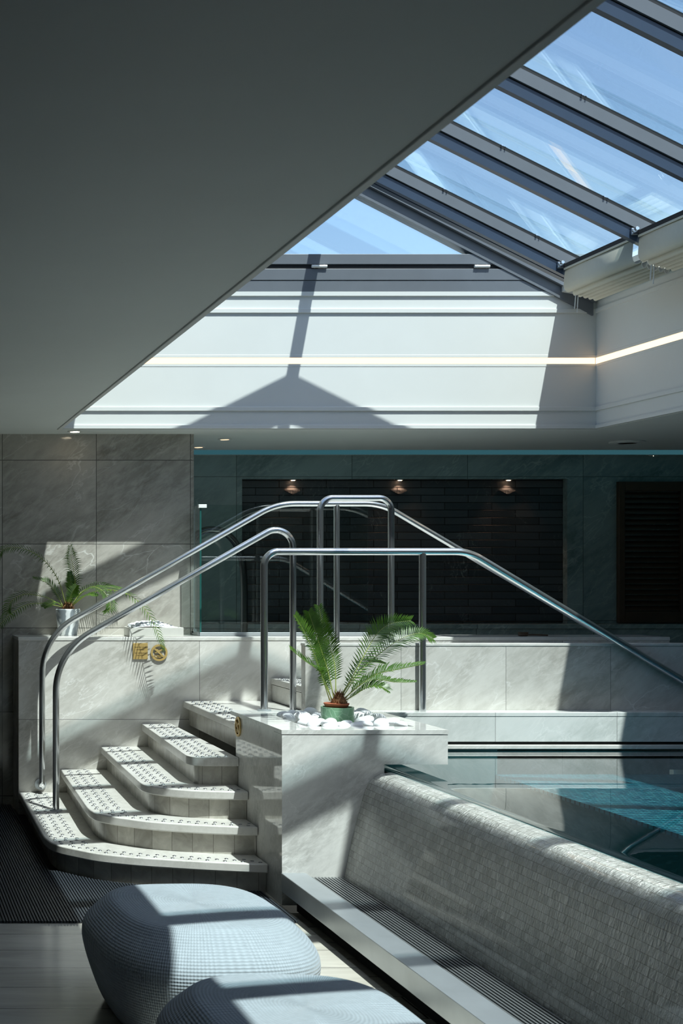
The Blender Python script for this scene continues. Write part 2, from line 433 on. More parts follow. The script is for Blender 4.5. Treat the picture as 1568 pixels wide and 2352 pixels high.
# ---------------------------------------------------------------- dimensions
YLOW, YBACK, YCURB, YFAR = 10.06, 10.46, 10.10, 12.40
ZC = EYE+1.056                       # ceiling
XL, XR = 1.33, 5.21                  # skylight opening
XRIDGE = 3.25
def zunder(x): return EYE+2.695-.5*abs(x-XRIDGE)
XWR, XWL, YB = 7.20, -3.2, -3.0
PX0, PX1, PY0, PY1 = 2.123, 2.993, 7.31, 8.25      # planter
ZP, ZW = .92, .695                                  # planter top, water level
Y0SKY = 2.3

# ---------------------------------------------------------------- room shell
struct(MB().box(XWL, 2.12, YB, 12.6, -.2, 0).box(2.12, 2.47, YB, PY0, -.2, -.04).build('floor', M['floor']))
c = MB()
c.box(XWL, XL-.02, YB, YFAR+.3, ZC, ZC+.16).box(XL-.02, XR+.02, YB, Y0SKY-.02, ZC, ZC+.16).box(XR+.02, XWR+.2, YB, YFAR+.3, ZC, ZC+.16)
c.box(XL-.02, XR+.02, YCURB+.02, YFAR+.3, ZC, ZC+.16)
ceil = struct(c.build('ceiling', M['ceiling']))
# lip running round the opening
t = MB().box(XL-.026, XL+.001, Y0SKY, YCURB, ZC-.008, ZC+.03)
struct(t.build('trim_1', M['paint'], bevel=.003))
struct(MB().box(XWL, 2.376, YBACK, YBACK+.3, 0, ZC).build('wall_back', M['stone_wall']))
struct(MB().box(2.0, XWR, YFAR, YFAR+.2, 0, ZC)
       .build('wall_far', M['alcove']))
struct(MB().box(XWR, XWR+.2, YB, YFAR+.2, -1.2, ZC).build('wall_right', M['alcove']))
struct(MB().box(XWL-.2, XWL, YB, YBACK+.3, 0, ZC).build('wall_left', M['dark_wall']))
struct(MB().box(XWL, XWR, YB-.2, YB, -.2, ZC).build('wall_front', M['dark_wall']))
# low wall under the glass, parapet, pool ledge
struct(MB().box(1.02, 5.72, YLOW, YBACK-.002, 0, 1.258).build('wall_low', M['stone_low'], bevel=.003))
struct(MB().box(1.017, 5.722, YLOW-.004, YBACK-.003, 1.258, 1.285).build('trim_2', M['stone'], bevel=.004))
struct(MB().box(2.573, XWR, 8.38, 8.46, .70, 1.305).build('wall_parapet', M['stone_parapet'], bevel=.003))
struct(MB().box(2.57, XWR, 8.377, 8.463, 1.305, 1.322).build('trim_3', M['stone'], bevel=.003))
struct(MB().box(PX0, XWR, PY1, 8.378, .894, ZP).box(PX1, XWR, PY1+.002, 8.378, .745, .894)
       .build('trim_4', M['stone_ledge'], bevel=.003))
struct(MB().box(PX1-.3, XWR, PY1+.03, 8.378, .728, .745).build('trim_5', M['shadow_gap']))
struct(MB().box(PX1-.3, XWR, PY1-.012, 8.378, .702, .728).build('trim_6', M['stone'], bevel=.004))

# curb of the skylight: stepped white profile
def curb_profile(z0, z1):
    """(offset into the opening, height) from the bottom lip to the top"""
    E = EYE
    return [(0,z0),(.012,z0),(.012,E+1.083),(.0,E+1.085),(.0,E+1.186),(.012,E+1.188),(.012,E+1.214),(.0,E+1.217),
            (.0,E+1.508),(.002,E+1.509),(.002,E+1.527),(-.004,E+1.529),(-.004,E+1.571),(.002,E+1.573),(.002,E+1.592),(0,E+1.594),
            (0,E+1.896),(.012,E+1.898),(.012,E+1.925),(0,E+1.928),(0,E+2.018),(.013,E+2.02),(.013,E+2.05),(0,z1)]
prof = curb_profile(ZC+.003, EYE+2.051)
MB_ = MB().prism([(XL, YCURB-d, z) for d, z in prof]+[(XL, YCURB+.09, EYE+2.051), (XL, YCURB+.09, ZC+.003)], (XR-XL, 0, 0))
struct(MB_.build('wall_curb_far', M['paint']))
profR = [p for p in prof if p[1] < EYE+1.93]+[(0, EYE+2.0)]
struct(MB().prism([(XR-d, Y0SKY, z) for d, z in profR]+[(XR+.09, Y0SKY, EYE+2.0), (XR+.09, Y0SKY, ZC+.003)], (0, YCURB-Y0SKY, 0)).build('wall_curb_right', M['paint']))
struct(MB().prism([(XL+d, Y0SKY, z) for d, z in profR]+[(XL-.09, Y0SKY, EYE+2.0), (XL-.09, Y0SKY, ZC+.003)], (0, YCURB-Y0SKY, 0)).build('wall_curb_left', M['paint']))
struct(MB().prism([(XL-.09, Y0SKY-.09, ZC+.003), (XR+.09, Y0SKY-.09, ZC+.003), (XR+.09, Y0SKY-.09, EYE+2.0), (XRIDGE, Y0SKY-.09, EYE+3.0), (XL-.09, Y0SKY-.09, EYE+2.0)], (0,.09,0)).build('wall_curb_front', M['paint']))

# ---------------------------------------------------------------- skylight
win = struct(empty('window_1', (XRIDGE, 6, EYE+2.1)))
rafY = [9.383, 8.47, 7.55, 6.52, 5.56, 4.66, 3.72, 2.80]
XE = 5.215
def sloped(mb, side, y0, y1, d0, d1, xa=.0, xb=None):
    """bar following the roof slope between heights d0 and d1 above the rafter underside"""
    xb = XE-XRIDGE if xb is None else xb
    pts = [(XRIDGE+side*xa, y0, zunder(XRIDGE+xa)+d0), (XRIDGE+side*xb, y0, zunder(XRIDGE+xb)+d0),
           (XRIDGE+side*xb, y0, zunder(XRIDGE+xb)+d1), (XRIDGE+side*xa, y0, zunder(XRIDGE+xa)+d1)]
    mb.prism(pts, (0, y1-y0, 0)); return mb
for i, y in enumerate(rafY):
    for sd in (1, -1):
        r = MB(); sloped(r, sd, y-.020, y+.020, 0, .070, xb=1.60); rf = r.build('rafter', M['alu_dark'], win)
        r = MB(); sloped(r, sd, y-.031, y+.031, .078, .150, xb=1.60); r.build('rafter_rail', M['alu'], rf)
        r = MB(); sloped(r, sd, y-.016, y+.016, .065, .085, xb=1.59); sloped(r, sd, y-.026, y+.026, .150, .175, xb=1.60); r.build('rafter_seal', M['alu_gap'], rf)
        g = MB(); sloped(g, sd, y-.03, y+.03, .175, .262, xb=1.60); g.build('glazing_block', M['roof_glass'], rf)
    nb = rafY[i-1] if i else YCURB+.02
    if i == 0:  # hidden bar added behind this rafter to widen its cast shadow
        for sd in (1, -1): r = MB(); sloped(r, sd, y+.034, y+.085, .0, .150, xb=1.60); r.build('rafter_shadow_bar', M['alu_dark'], win)
    if i == len(rafY)-1:
        for sd in (1, -1): g = MB(); sloped(g, sd, Y0SKY-.05, y-.002, .264, .276, xa=.0, xb=XE-XRIDGE+.10); g.build('glass_pane', M['roof_glass'], win)
    for sd in (1, -1):
        g = MB(); sloped(g, sd, y+.002, nb-.002, .264, .276, xa=.0, xb=XE-XRIDGE+.10); g.build('glass_pane', M['roof_glass'], win)
MB().box(XRIDGE-.030, XRIDGE+.030, Y0SKY, YCURB, EYE+2.70, EYE+2.87).build('ridge_beam', M['alu_dark'], win)
for sd in (1, -1):  # opaque plates added at the eaves; inner edges placed to trim the sunlight
    for q, ya, yb in (((1.70, Y0SKY, YCURB+.05),) if sd == 1 else ((1.65, rafY[0], YCURB+.05), (1.56, Y0SKY, rafY[0]))):
        e = MB().prism([(XRIDGE+sd*q, ya, EYE+2.045), (XRIDGE+sd*2.02, ya, EYE+1.985), (XRIDGE+sd*2.05, ya, EYE+2.03), (XRIDGE+sd*q, ya, EYE+2.085)], (0, yb-ya, 0)); e.build('eave_shade_plate', M['paint'], win)
for y, x in zip(rafY[:4], (3.80, 3.78, 3.80, 4.0)):
    MB().disc((x, y-.032, zunder(x)+.17), .006, (0,-1,0), .012, 10).disc((x+.022, y-.032, zunder(x)+.16), .004, (0,-1,0), .012, 10).build('bolt', M['chrome'], win)
    x += .62
    MB().disc((x, y-.032, zunder(x)+.17), .006, (0,-1,0), .012, 10).disc((x+.022, y-.032, zunder(x)+.16), .004, (0,-1,0), .012, 10).build('bolt', M['chrome'], win)

# gable window at the far end
gw = struct(empty('window_2', (XRIDGE, YCURB, EYE+2.05)))
E = EYE
fr = MB().box(XL, XR, YCURB-.014, YCURB+.08, E+2.247, E+2.322).build('frame_rail', M['alu'], gw, bevel=.003)
MB().box(XL, XR, YCURB-.002, YCURB+.08, E+2.215, E+2.247).build('frame_seal', M['alu_gap'], gw)
MB().box(XL, XR, YCURB-.014, YCURB+.08, E+2.132, E+2.215).build('frame_rail', M['alu'], gw, bevel=.003)
MB().box(XL, XR, YCURB-.010, YCURB+.08, E+2.05, E+2.130).build('frame_rail', M['alu'], gw, bevel=.003)
for u in (737, 1112):
    p = at(u, 609, YCURB-.06)
    h = MB(); h.tube([(p.x-.055, YCURB-.022, p.z), (p.x+.055, YCURB-.022, p.z)], .011, 12)
    for k in (-.034, .034): h.tube([(p.x+k-.002, YCURB-.022, p.z), (p.x+k+.002, YCURB-.022, p.z)], .0125, 12)
    h.build('hinge', M['white_plastic'], fr, smooth=40)
def rake(x): return E+2.87-.515*abs(x-XRIDGE)
for sd in (1, -1):
    xe = 1.93
    pts = [(XRIDGE, 0, rake(XRIDGE)), (XRIDGE+sd*xe, 0, rake(XRIDGE+xe)), (XRIDGE+sd*xe, 0, rake(XRIDGE+xe)+.16), (XRIDGE, 0, rake(XRIDGE)+.16)]
    MB().prism([(a, YCURB-.02, c_) for a, b, c_ in pts], (0,.10,0)).build('rake_beam', M['alu'], gw)
    pts2 = [(a, YCURB-.05, c_+(.09 if i in (0,1) else 0)) for i, (a, b, c_) in enumerate(pts)]
    MB().prism(pts2, (0,.03,0)).build('rake_cover', M['alu'], gw)
MB().prism([(XRIDGE-1.1, YCURB+.03, E+2.31), (XRIDGE+1.1, YCURB+.03, E+2.31), (XRIDGE, YCURB+.03, E+2.88)], (0,.012,0)).build('glass_pane', M['roof_glass'], gw)

# LED strips in the curb
def strip(pts, name_label, d):
    return tag(MB().box(*pts).build('light_strip', M['led']), name_label, 'light strip', 'warm light strips round the skylight')
strip((XL, XR-.01, YCURB-.003, YCURB+.004, E+1.530, E+1.570), 'warm glowing light strip set in the sunlit far curb of the skylight', 0)
strip((XR-.003, XR+.004, Y0SKY+.01, YCURB-.008, E+1.530, E+1.570), 'warm glowing light strip set in the shaded right-hand curb of the skylight', 0)

# roof blinds gathered at the right eave
def blind(y0, y1, xfront, label):
    root = thing('roof_blind', label, 'blind', (xfront, y1, E+2.0), 'pleated roof blinds under the skylight')
    dx = xfront-4.615; dz = -.5*dx
    pr = [(4.622,2.062),(4.612,2.03),(4.607,1.97),(4.605,1.945),(4.610,1.918),(4.623,1.900),(4.641,1.897),(4.656,1.906),(4.664,1.925)]
    x = 4.664
    for k in range(5):
        bot = 1.872-.0085*k
        pr += [(x+.002, bot+.014), (x+.009, bot+.002), (x+.017, bot), (x+.026, bot+.004), (x+.031, bot+.018), (x+.033, bot+.04)]
        x += .034
    pr += [(x+.02, 1.90), (x+.06, 1.95), (4.965, 2.01)]
    pr = [(a+dx, b+dz) for a, b in pr]
    f = MB(); n = len(pr)
    vs = []
    th = .004
    for yy in (y0, y1):
        for a, b in pr: vs.append((a, yy, E+b))
    fs = [(i, i+1, n+i+1, n+i) for i in range(n-1)]
    f.add(vs, fs); o = f.build('fabric', M['blind'], root, smooth=60)
    md = o.modifiers.new('cloth', 'SOLIDIFY'); md.thickness = th; md.offset = 0
    MB().box(xfront-.008, xfront+.045, y0-.02, y1+.02, E+2.055+dz, E+2.088+dz).build('head_rail', M['alu_gap'], root, bevel=.004)
    MB().box(xfront-.012, xfront-.006, y0, y1, E+2.043+dz, E+2.057+dz).build('hem_bar', M['blind'], root, bevel=.002)
    b = MB().box(xfront-.05, xfront-.01, y1+.0, y1+.02, E+2.057+dz, E+2.10+dz).disc((xfront-.03, y1-.01, E+2.09+dz), .012, (0,-1,0), .02, 14)
    b.build('bracket', M['chrome'], root, bevel=.002)
    for k, (xx, ln) in enumerate(((4.675,.075),(4.692,.10))):
        MB().tube([(xx+dx, y1-.02, E+1.885+dz), (xx+dx-.008, y1-.02, E+1.855-ln+dz)], .0035, 8).build('pull_cord', M['white_plastic'], root)
    return root
blind(rafY[1]+.034, rafY[0]-.036, 4.615, 'cream pleated roof blind gathered nearest the far gable window')
blind(rafY[2]+.034, rafY[1]-.036, 4.615, 'cream pleated roof blind cut off by the right edge of the photo')
blind(7.05, rafY[2]-.036, 4.615, 'cream pleated roof blind out of view, third from the far gable window')  # out of view; cut short of its bay to shape the parapet's shade

# ---------------------------------------------------------------- alcove behind the glass
sp = struct(MB().box(3.22, 6.09, YFAR-.02, YFAR+.005, 1.315, 2.58).build('trim_7', M['slate']))
al = MB().box(2.376, 3.22, YFAR-.10, YFAR-.001, 1.0, ZC).box(6.09, XWR, YFAR-.10, YFAR-.001, 1.0, ZC).box(3.22, 6.09, YFAR-.10, YFAR-.001, 2.58, ZC)
struct(al.build('wall_alcove', M['alcove']))
bench = tag(MB().box(2.376, XWR, YFAR-.30, YFAR-.11, 1.265, 1.305).build('stone_ledge', M['alcove'], bevel=.006), 'dark stone ledge running under the slate wall and louvred door', 'ledge')
struct(MB().box(2.376, XWR, YFAR-.28, YFAR-.11, .99, 1.264).build('wall_bench', M['alcove']))
struct(MB().box(2.38, XWR, 8.465, YLOW-.005, .76, .77).box(2.85, XWR, 8.465, YLOW-.005, .825, .94).box(2.376, XWR, YBACK, YFAR, .80, .99).build('floor_deck', M['stone']))
tag(MB().box(2.40, XWR, 11.80, 12.16, ZC-.008, ZC+.01).build('cove_light', M['cove']), 'dim teal light strip glowing along the alcove ceiling', 'light strip')
for u, v, lab in ((668,1105,'left warm spotlight glowing on the dark slate wall'), (912,1105,'middle warm spotlight glowing on the dark slate wall'), (1160,1108,'right warm spotlight glowing on the dark slate wall')):
    x = XU(u, 258)
    root = thing('wall_spotlight', lab, 'spotlight', (x, YFAR-.06, 2.58), 'spotlights over the slate wall')
    MB().disc((x, YFAR-.06, 2.579), .03, (0,0,-1), .008, 20).build('bezel', M['brushed'], root)
    MB().disc((x, YFAR-.06, 2.571), .018, (0,0,-1), .003, 16).build('lens', M['warm'], root)
    l = bpy.data.lights.new('spot_lamp', 'SPOT'); l.energy = 1.6; l.color = (1,.55,.35); l.spot_size = math.radians(95); l.spot_blend = .5; l.shadow_soft_size = .015
    lo = bpy.data.objects.new('spot_lamp', l); COL.objects.link(lo); lo.parent = root; lo.location = (0, -.005, -.02); lo.rotation_euler = (.12, 0, 0)
    # projecting brick that catches the light
    MB().prism([(x-.075, YFAR-.02, 2.485), (x+.075, YFAR-.02, 2.485), (x, YFAR-.02, 2.445)], (0,-.03,0)).build('shade', M['slate'], root)
# louvred door
ld = thing('louvred_door', 'dark brown louvred wooden door in the alcove corner', 'door', (6.83, YFAR-.12, 1.31))
fx0, fx1, fz0, fz1 = 6.52, 7.13, 1.312, 2.555
MB().box(fx0, fx0+.055, YFAR-.15, YFAR-.102, fz0, fz1).box(fx1-.065, fx1, YFAR-.15, YFAR-.102, fz0, fz1).box(fx0+.055, fx1-.065, YFAR-.15, YFAR-.102, fz1-.085, fz1).box(fx0+.055, fx1-.065, YFAR-.15, YFAR-.102, fz0, fz0+.10).build('frame', M['wood'], ld, bevel=.005)
sl_ = MB()
for k in range(22):
    z = fz0+.105+k*.0478
    sl_.prism([(fx0+.056, YFAR-.145, z), (fx0+.056, YFAR-.139, z), (fx0+.056, YFAR-.106, z+.040), (fx0+.056, YFAR-.112, z+.040)], (fx1-fx0-.122, 0, 0))
sl_.build('louvre', M['wood'], ld)
# ceiling downlights and vent
def downlight(u, v, lab, mat, r=.035):
    s = (V0-v)/1.056; p = (XU(u, s), F/s, ZC)
    root = thing('downlight', lab, 'downlight', p, 'recessed ceiling downlights')
    MB().lathe([(r,-.001),(r*1.5,-.001),(r*1.5,-.007),(r,-.007)], p, 28).build('bezel', M['paint'], root)
    MB().disc((p[0], p[1], ZC-.0005), r*.95, (0,0,-1), .008, 24).build('lens', mat, root)
downlight(172, 990, 'lit ceiling downlight above the left marble wall', M['down'])
downlight(1495, 1046, 'lit ceiling downlight above the louvred door', M['down'])
M['dimlamp'] = glow('dim_lens', (1.0,.7,.45), .8)
downlight(516, 1008, 'dim ceiling downlight near the skylight above the glass screen', M['dimlamp'])
downlight(456, 1026, 'dim ceiling downlight deeper in the alcove beside the marble wall', M['dimlamp'])
p = (5.94, 11.04, ZC)
v_ = MB()
for a, b in ((.13,.105),(.09,.07),(.055,.0)): v_.lathe([(max(b,.001),-.001),(a,-.001),(a,-.012),(max(b,.001),-.016)], p, 40)
tag(v_.build('ceiling_vent', M['ceiling'], smooth=40), 'round flush vent in the alcove ceiling', 'vent')
# curved spout behind the glass
spt = MB().tube(spline([(at(560,1330,11.3).x, 11.3, .992), at(560,1330,11.3), at(548,1262,11.3), at(520,1226,11.3), at(486,1216,11.3), at(455,1226,11.3), at(432,1262,11.3)], 30), .028, 14)
tag(spt.build('water_spout', M['spout'], smooth=50), 'curved steel water spout arching behind the glass screen', 'spout')
# small brown thing on the low wall
bp = at(1201, 1466, 10.2)
bw = thing('wooden_ladle', 'small brown wooden ladle lying on the low wall top at right', 'ladle', (bp.x, 10.2, 1.285))
MB().lathe([(.028,0),(.036,.005),(.036,.028),(.030,.028)], (bp.x, 10.2, 1.286), 20).build('bowl', M['wood'], bw, smooth=40)
MB().tube([(bp.x+.03, 10.2, 1.296), (bp.x+.18, 10.2, 1.292)], .006, 8).build('handle', M['wood'], bw)

# ---------------------------------------------------------------- staircase
RISE = .165
def outline(px, z):
    pts = []
    for u, v in px:
        s = (v-V0)/(EYE-z); pts.append(Vector((XU(u, s), F/s, 0)))
    return pts
raw = [
 [(43.4,1819),(73,1873.7),(92,1908),(106,1927),(122,1937),(142,1943.5),(175,1950.5),(225,1960),(290,1967),(388,1974),(493,1980),(590,1984.2),(632,1985)],
 [(137,1764.5),(167.8,1809.7),(194.5,1847),(208,1860.5),(223,1868),(250,1874),(290,1880),(340,1886.5),(402,1891.5),(493,1896.5),(562,1899),(607,1899.5)],
 [(231,1714.5),(279,1759),(317,1793),(327,1799.5),(341,1804),(364,1808),(400,1812),(449,1815.5),(508,1817.5),(585,1818.5)],
 [(325,1662),(387,1707),(422,1731),(433,1736.5),(446,1739),(462,1740),(484,1740.3),(562,1740.5)],
]
xleft = [1.02, 1.318, 1.612, 1.909]
stair = thing('staircase', 'pale marble staircase of five rounded steps with studded treads', 'staircase', (1.6, 8.9, 0))
def curve(pts, n):
    """smooth curve through unevenly spaced points (chord-length Hermite)"""
    p = [Vector(q) for q in pts]; t = [0.0]
    for a, b in zip(p, p[1:]): t.append(t[-1]+(b-a).length)
    m = []
    for i in range(len(p)):
        a = max(i-1, 0); b = min(i+1, len(p)-1)
        if 0 < i < len(p)-1:
            h0, h1 = t[i]-t[i-1], t[i+1]-t[i]
            m.append(((p[i]-p[i-1])/h0*h1+(p[i+1]-p[i])/h1*h0)/(h0+h1))
        else: m.append((p[b]-p[a])/(t[b]-t[a]))
    out = []; i = 0
    for k in range(n):
        q = t[-1]*k/(n-1)
        while i < len(p)-2 and q > t[i+1]: i += 1
        h = t[i+1]-t[i]; f = (q-t[i])/h
        out.append(p[i]*(2*f**3-3*f*f+1)+m[i]*h*(f**3-2*f*f+f)+p[i+1]*(3*f*f-2*f**3)+m[i+1]*h*(f**3-f*f))
    return out
def shift_poly(pts, d):
    """move an open polyline sideways, towards the inside of the step"""
    out = []
    for i, p in enumerate(pts):
        a = pts[max(i-1,0)]; b = pts[min(i+1,len(pts)-1)]
        t = (b-a).normalized(); n = Vector((-t.y, t.x, 0))
        out.append(p+n*d)
    return out
FRONT = []
def dome(mb, c, r=.0112, h=.0042):
    vs = []; fs = []; k = 9
    for rr, hh in ((1,0),(.95,.45),(.6,.85)):
        for i in range(k):
            a = 2*math.pi*i/k; vs.append((c.x+r*rr*math.cos(a), c.y+r*rr*math.sin(a), c.z+h*hh))
    vs.append((c.x, c.y, c.z+h))
    for j in range(2):
        for i in range(k): fs.append((j*k+i, j*k+(i+1) % k, (j+1)*k+(i+1) % k, (j+1)*k+i))
    for i in range(k): fs.append((2*k+i, 2*k+(i+1) % k, 3*k))
    mb.add(vs, fs)
def resample(pts, step, start=0.0):
    out = []; acc = -start
    for a, b in zip(pts, pts[1:]):
        L = (b-a).length; t = 0
        while acc+ (L-t) >= step or acc < 0:
            need = step-acc if acc >= 0 else -acc
            if t+need > L: acc = acc+(L-t) if acc >= 0 else acc+(L-t); t = L; break
            t += need; out.append(a+(b-a)*(t/L)); acc = 0
        else: acc += L-t
    return out
XSTOP = PX0-.003
for i in range(5):
    z = RISE*(i+1)
    if i < 4:
        pts = outline(raw[i], z)
        pts[0].y = YLOW-.004; q0, q2 = pts[0].copy(), pts[2].copy()
        pts = [q0.lerp(q2, f/9) for f in range(9)]+curve([q2.lerp(q0, .08)]+pts[2:], 60)[3:]
        pts = [p for p in pts if p.x < XSTOP]
        pts.append(Vector((XSTOP, pts[-1].y-.005, 0)))
    else:
        pts = [Vector((2.205, YLOW-.004, 0)), Vector((2.203, 9.0, 0)), Vector((2.198, 8.385, 0))]
    inner = shift_poly(pts, .045); inner[0].y = YLOW-.004
    if i < 4: inner[-1].x = XSTOP
    xr_, yr_ = (XSTOP, YLOW-.004)
    close = [Vector((pts[-1].x, PY1+.125 if i == 4 else yr_, 0)), Vector((xr_, yr_, 0))] if i < 4 else [Vector((2.84, 8.385, 0)), Vector((2.84, yr_, 0))]
    if i < 4: close = [Vector((XSTOP, YLOW-.004, 0))]
    step = MB()
    z0 = z-RISE if i else 0.0
    # riser body with uv along its length
    poly = inner+close
    step.prism([(p.x, p.y, z0 if i == 0 else z0-.01) for p in poly], (0,0,z-.05-z0+(0 if i == 0 else .01)))
    so_ = step.build('step', M['riser'], stair, smooth=35)
    uvl = so_.data.uv_layers.new(name='UVMap'); off = world_loc(so_)
    # arc length lookup
    acc = [0.0]
    for a, b in zip(poly, poly[1:]): acc.append(acc[-1]+(b-a).length)
    def arc(x, y):
        best, bi = 9, 0
        for k, p in enumerate(poly):
            d = (p.x-x)**2+(p.y-y)**2
            if d < best: best, bi = d, k
        return acc[bi]
    for lp in so_.data.loops:
        co = so_.data.vertices[lp.vertex_index].co+off
        uvl.data[lp.index].uv = (arc(co.x, co.y), co.z)
    tpoly = pts+close
    tr = MB().prism([(p.x, p.y, z-.05) for p in tpoly], (0,0,.05)).build('tread', M['tread'], stair, smooth=35, bevel=.007, seg=3)
    # studs in three staggered double rows on the long left side, three rows on the front
    sm = MB()
    # corner index: where the outline turns to the front
    left_end = next((k for k in range(1, len(pts)) if (pts[k]-pts[k-1]).normalized().y > -.8), len(pts)-1) if i < 4 else len(pts)-1
    Lp, Fp = pts[:left_end+1], pts[left_end:]
    for kk, d in enumerate((.042,.058,.105,.121,.170,.186)):
        q = shift_poly(Lp, d)
        if len(q) > 1:
            for p in resample(q, .112, .02+.056*(kk % 2)):
                if p.x < (XSTOP-.02 if i < 4 else 3) and p.y < YLOW-.03: dome(sm, Vector((p.x, p.y, z)))
    if i < 4:
        nxt = None
        for kk, d in enumerate((.040,.072,.104)):
            q = shift_poly(Fp, d)
            for p in resample(q, .094, .03+.031*kk):
                if p.x < XSTOP-.02: dome(sm, Vector((p.x, p.y, z)))
    so2 = sm.build('stud_pattern', M['stud'], stair, smooth=60)
    so2['label'] = 'steel anti-slip studs'
    so2['kind'] = 'stuff'
    FRONT.append(pts)
# one more step behind the parapet up to the upper deck
up = thing('upper_step', 'single marble step with studs rising behind the parapet', 'step', (2.9, 9.3, .825))
MB().box(2.885, 3.3, 8.47, YLOW-.006, .826, .945).build('riser', M['riser'], up)
MB().box(2.84, 5.7, 8.47, YLOW-.006, .945, .99).build('tread', M['tread'], up, bevel=.006)
sm = MB()
for k in range(24):
    for d in (.04,.06,.11,.13,.18,.2): dome(sm, Vector((2.84+d, 8.55+k*.062+(.03 if d in (.06,.13,.2) else 0), .99)))
o = sm.build('stud_pattern', M['stud'], up, smooth=60); o['kind'] = 'stuff'

# ---------------------------------------------------------------- handrails
R_ = .0215
def rail(name, lab, pts, radii, parts, base):
    root = thing(name, lab, 'handrail', base, 'polished steel handrails')
    MB().tube(fillet(pts, radii, 14), R_, 20).build('rail', M['steel'], root, smooth=50)
    for kind, a, b in parts:
        if kind == 'post': MB().tube([a, b], R_*.97, 20).build('post', M['steel'], root, smooth=50)
        if kind == 'flange': MB().disc(a, R_*1.9, b, .008, 28).build('flange', M['brushed'], root, smooth=50)
    return root
Y1, Y2, Y3, YH = 9.95, 9.27, 8.352, 9.45
P = lambda u, v, Y: at(u, v, Y)
b0 = P(96.5, 1806, Y1)
rail('handrail', 'long steel handrail fixed to the low wall, running over the top of the stairs',
     [(b0.x, YLOW-.004, b0.z), b0, P(97, 1463, Y1), P(635, 1157, Y1), P(876, 1157, Y1), P(1400, 1466, Y1)],
     [.035, .45, .5, .45], [('post', P(773, 1160, Y1), (P(773,1160,Y1).x, Y1, .99)), ('flange', (b0.x, YLOW-.004, b0.z), (0,-1,0))], (b0.x, Y1, .17))
f2 = P(128.5, 1860, Y2)
e2 = P(672.5, 1600, Y2)
rail('handrail', 'steel handrail standing on the first step and on the stair top',
     [(f2.x, Y2, RISE), P(128.5, 1498, Y2), P(672.5, 1189, Y2), (e2.x, Y2, RISE*5)], [.45, .115],
     [('flange', (f2.x, Y2, RISE), (0,0,1)), ('flange', (e2.x, Y2, RISE*5), (0,0,1))], (f2.x, Y2, RISE))
a3 = P(606.5, 1632, Y3); c3 = P(970, 1632, Y3)
e3 = P(1700, 1640, Y3)
rail('handrail', 'steel handrail in front, descending to the right over the pool ledge',
     [(a3.x, Y3, ZP), P(606.5, 1267, Y3), P(1076, 1267, Y3), P(1660, 1618, Y3), (e3.x+.02, Y3, ZP)], [.085, .3, .06],
     [('post', P(970, 1270, Y3), (c3.x, Y3, ZP)), ('flange', (a3.x, Y3, ZP), (0,0,1))], (a3.x, Y3, ZP))
ha, hb = P(735, 1400, YH), P(898, 1400, YH)
rail('handrail', 'arched steel grab hoop with two uprights behind the parapet',
     [(ha.x, YH, .99), P(735, 1144, YH), P(898, 1144, YH), (hb.x, YH, .99)], [.085, .085],
     [('flange', (ha.x, YH, .99), (0,0,1)), ('flange', (hb.x, YH, .99), (0,0,1))], (ha.x, YH, .99))

# ---------------------------------------------------------------- glass screen on the low wall
gs = thing('glass_screen', 'clear glass screen standing on the low wall beside the marble corner', 'screen', (2.37, 10.23, 1.285))
GZ0, GZ1 = 1.30, 2.247
MB().box(2.366, 3.60, 10.224, 10.236, GZ0, GZ1).build('front_pane', M['glass'], gs)
MB().box(2.366, 2.378, 10.237, 10.50, GZ0, GZ1).build('side_pane', M['glass'], gs)
MB().box(2.3655, 2.3785, 10.2225, 10.2235, GZ0, GZ1).build('pane_edge', M['glass_edge'], gs)
MB().box(2.366, 3.60, 10.218, 10.242, 1.2865, 1.312).box(2.360, 2.384, 10.243, 10.505, 1.2865, 1.312).build('base_channel', M['brushed'], gs, bevel=.002)
MB().box(2.352, 2.392, 10.485, 10.505, GZ0, GZ1-.02).build('wall_channel', M['brushed'], gs, bevel=.002)
MB().box(2.356, 2.415, 10.212, 10.248, GZ1-.022, GZ1+.004).build('corner_clip', M['white_plastic'], gs, bevel=.002)
MB().box(2.36, 2.385, 10.40, 10.46, GZ0, GZ0+.03).build('clamp', M['chrome'], gs, bevel=.002)

# ---------------------------------------------------------------- planter with pebbles
pl = thing('planter_box', 'polished pale marble planter box between the stairs and the pool', 'planter', (2.5, 7.8, 0))
OX0, OX1, OY0, OY1 = 2.30, 2.88, 7.48, PY1-.001
body = MB()
body.prism([(PX0, PY0, 0), (2.33, PY0, 0), (2.33, PY0, .10), (2.45, PY0, .10), (2.66, PY0, .66), (2.66, PY0, .739), (PX1, PY0, .739), (PX1, PY0, ZP-.024), (PX0, PY0, ZP-.024)], (0, OY0-PY0-.02, 0))
body.box(PX0, OX0-.02, OY0-.02, PY1-.002, 0, ZP-.022)
body.box(OX1+.02, PX1, OY0-.02, PY1-.002, .739, ZP-.022)
body.box(OX0-.02, OX1+.02, OY0-.02, PY1-.002, .739, ZP-.10)
body.build('body', M['planter'], pl)
top = MB().box(PX0-.0025, PX1+.0025, PY0-.0025, OY0, ZP-.022, ZP).box(PX0-.0025, OX0, OY0, PY1-.002, ZP-.022, ZP).box(OX1, PX1+.0025, OY0, PY1-.002, ZP-.022, ZP)
top.build('rim', M['planter'], pl)
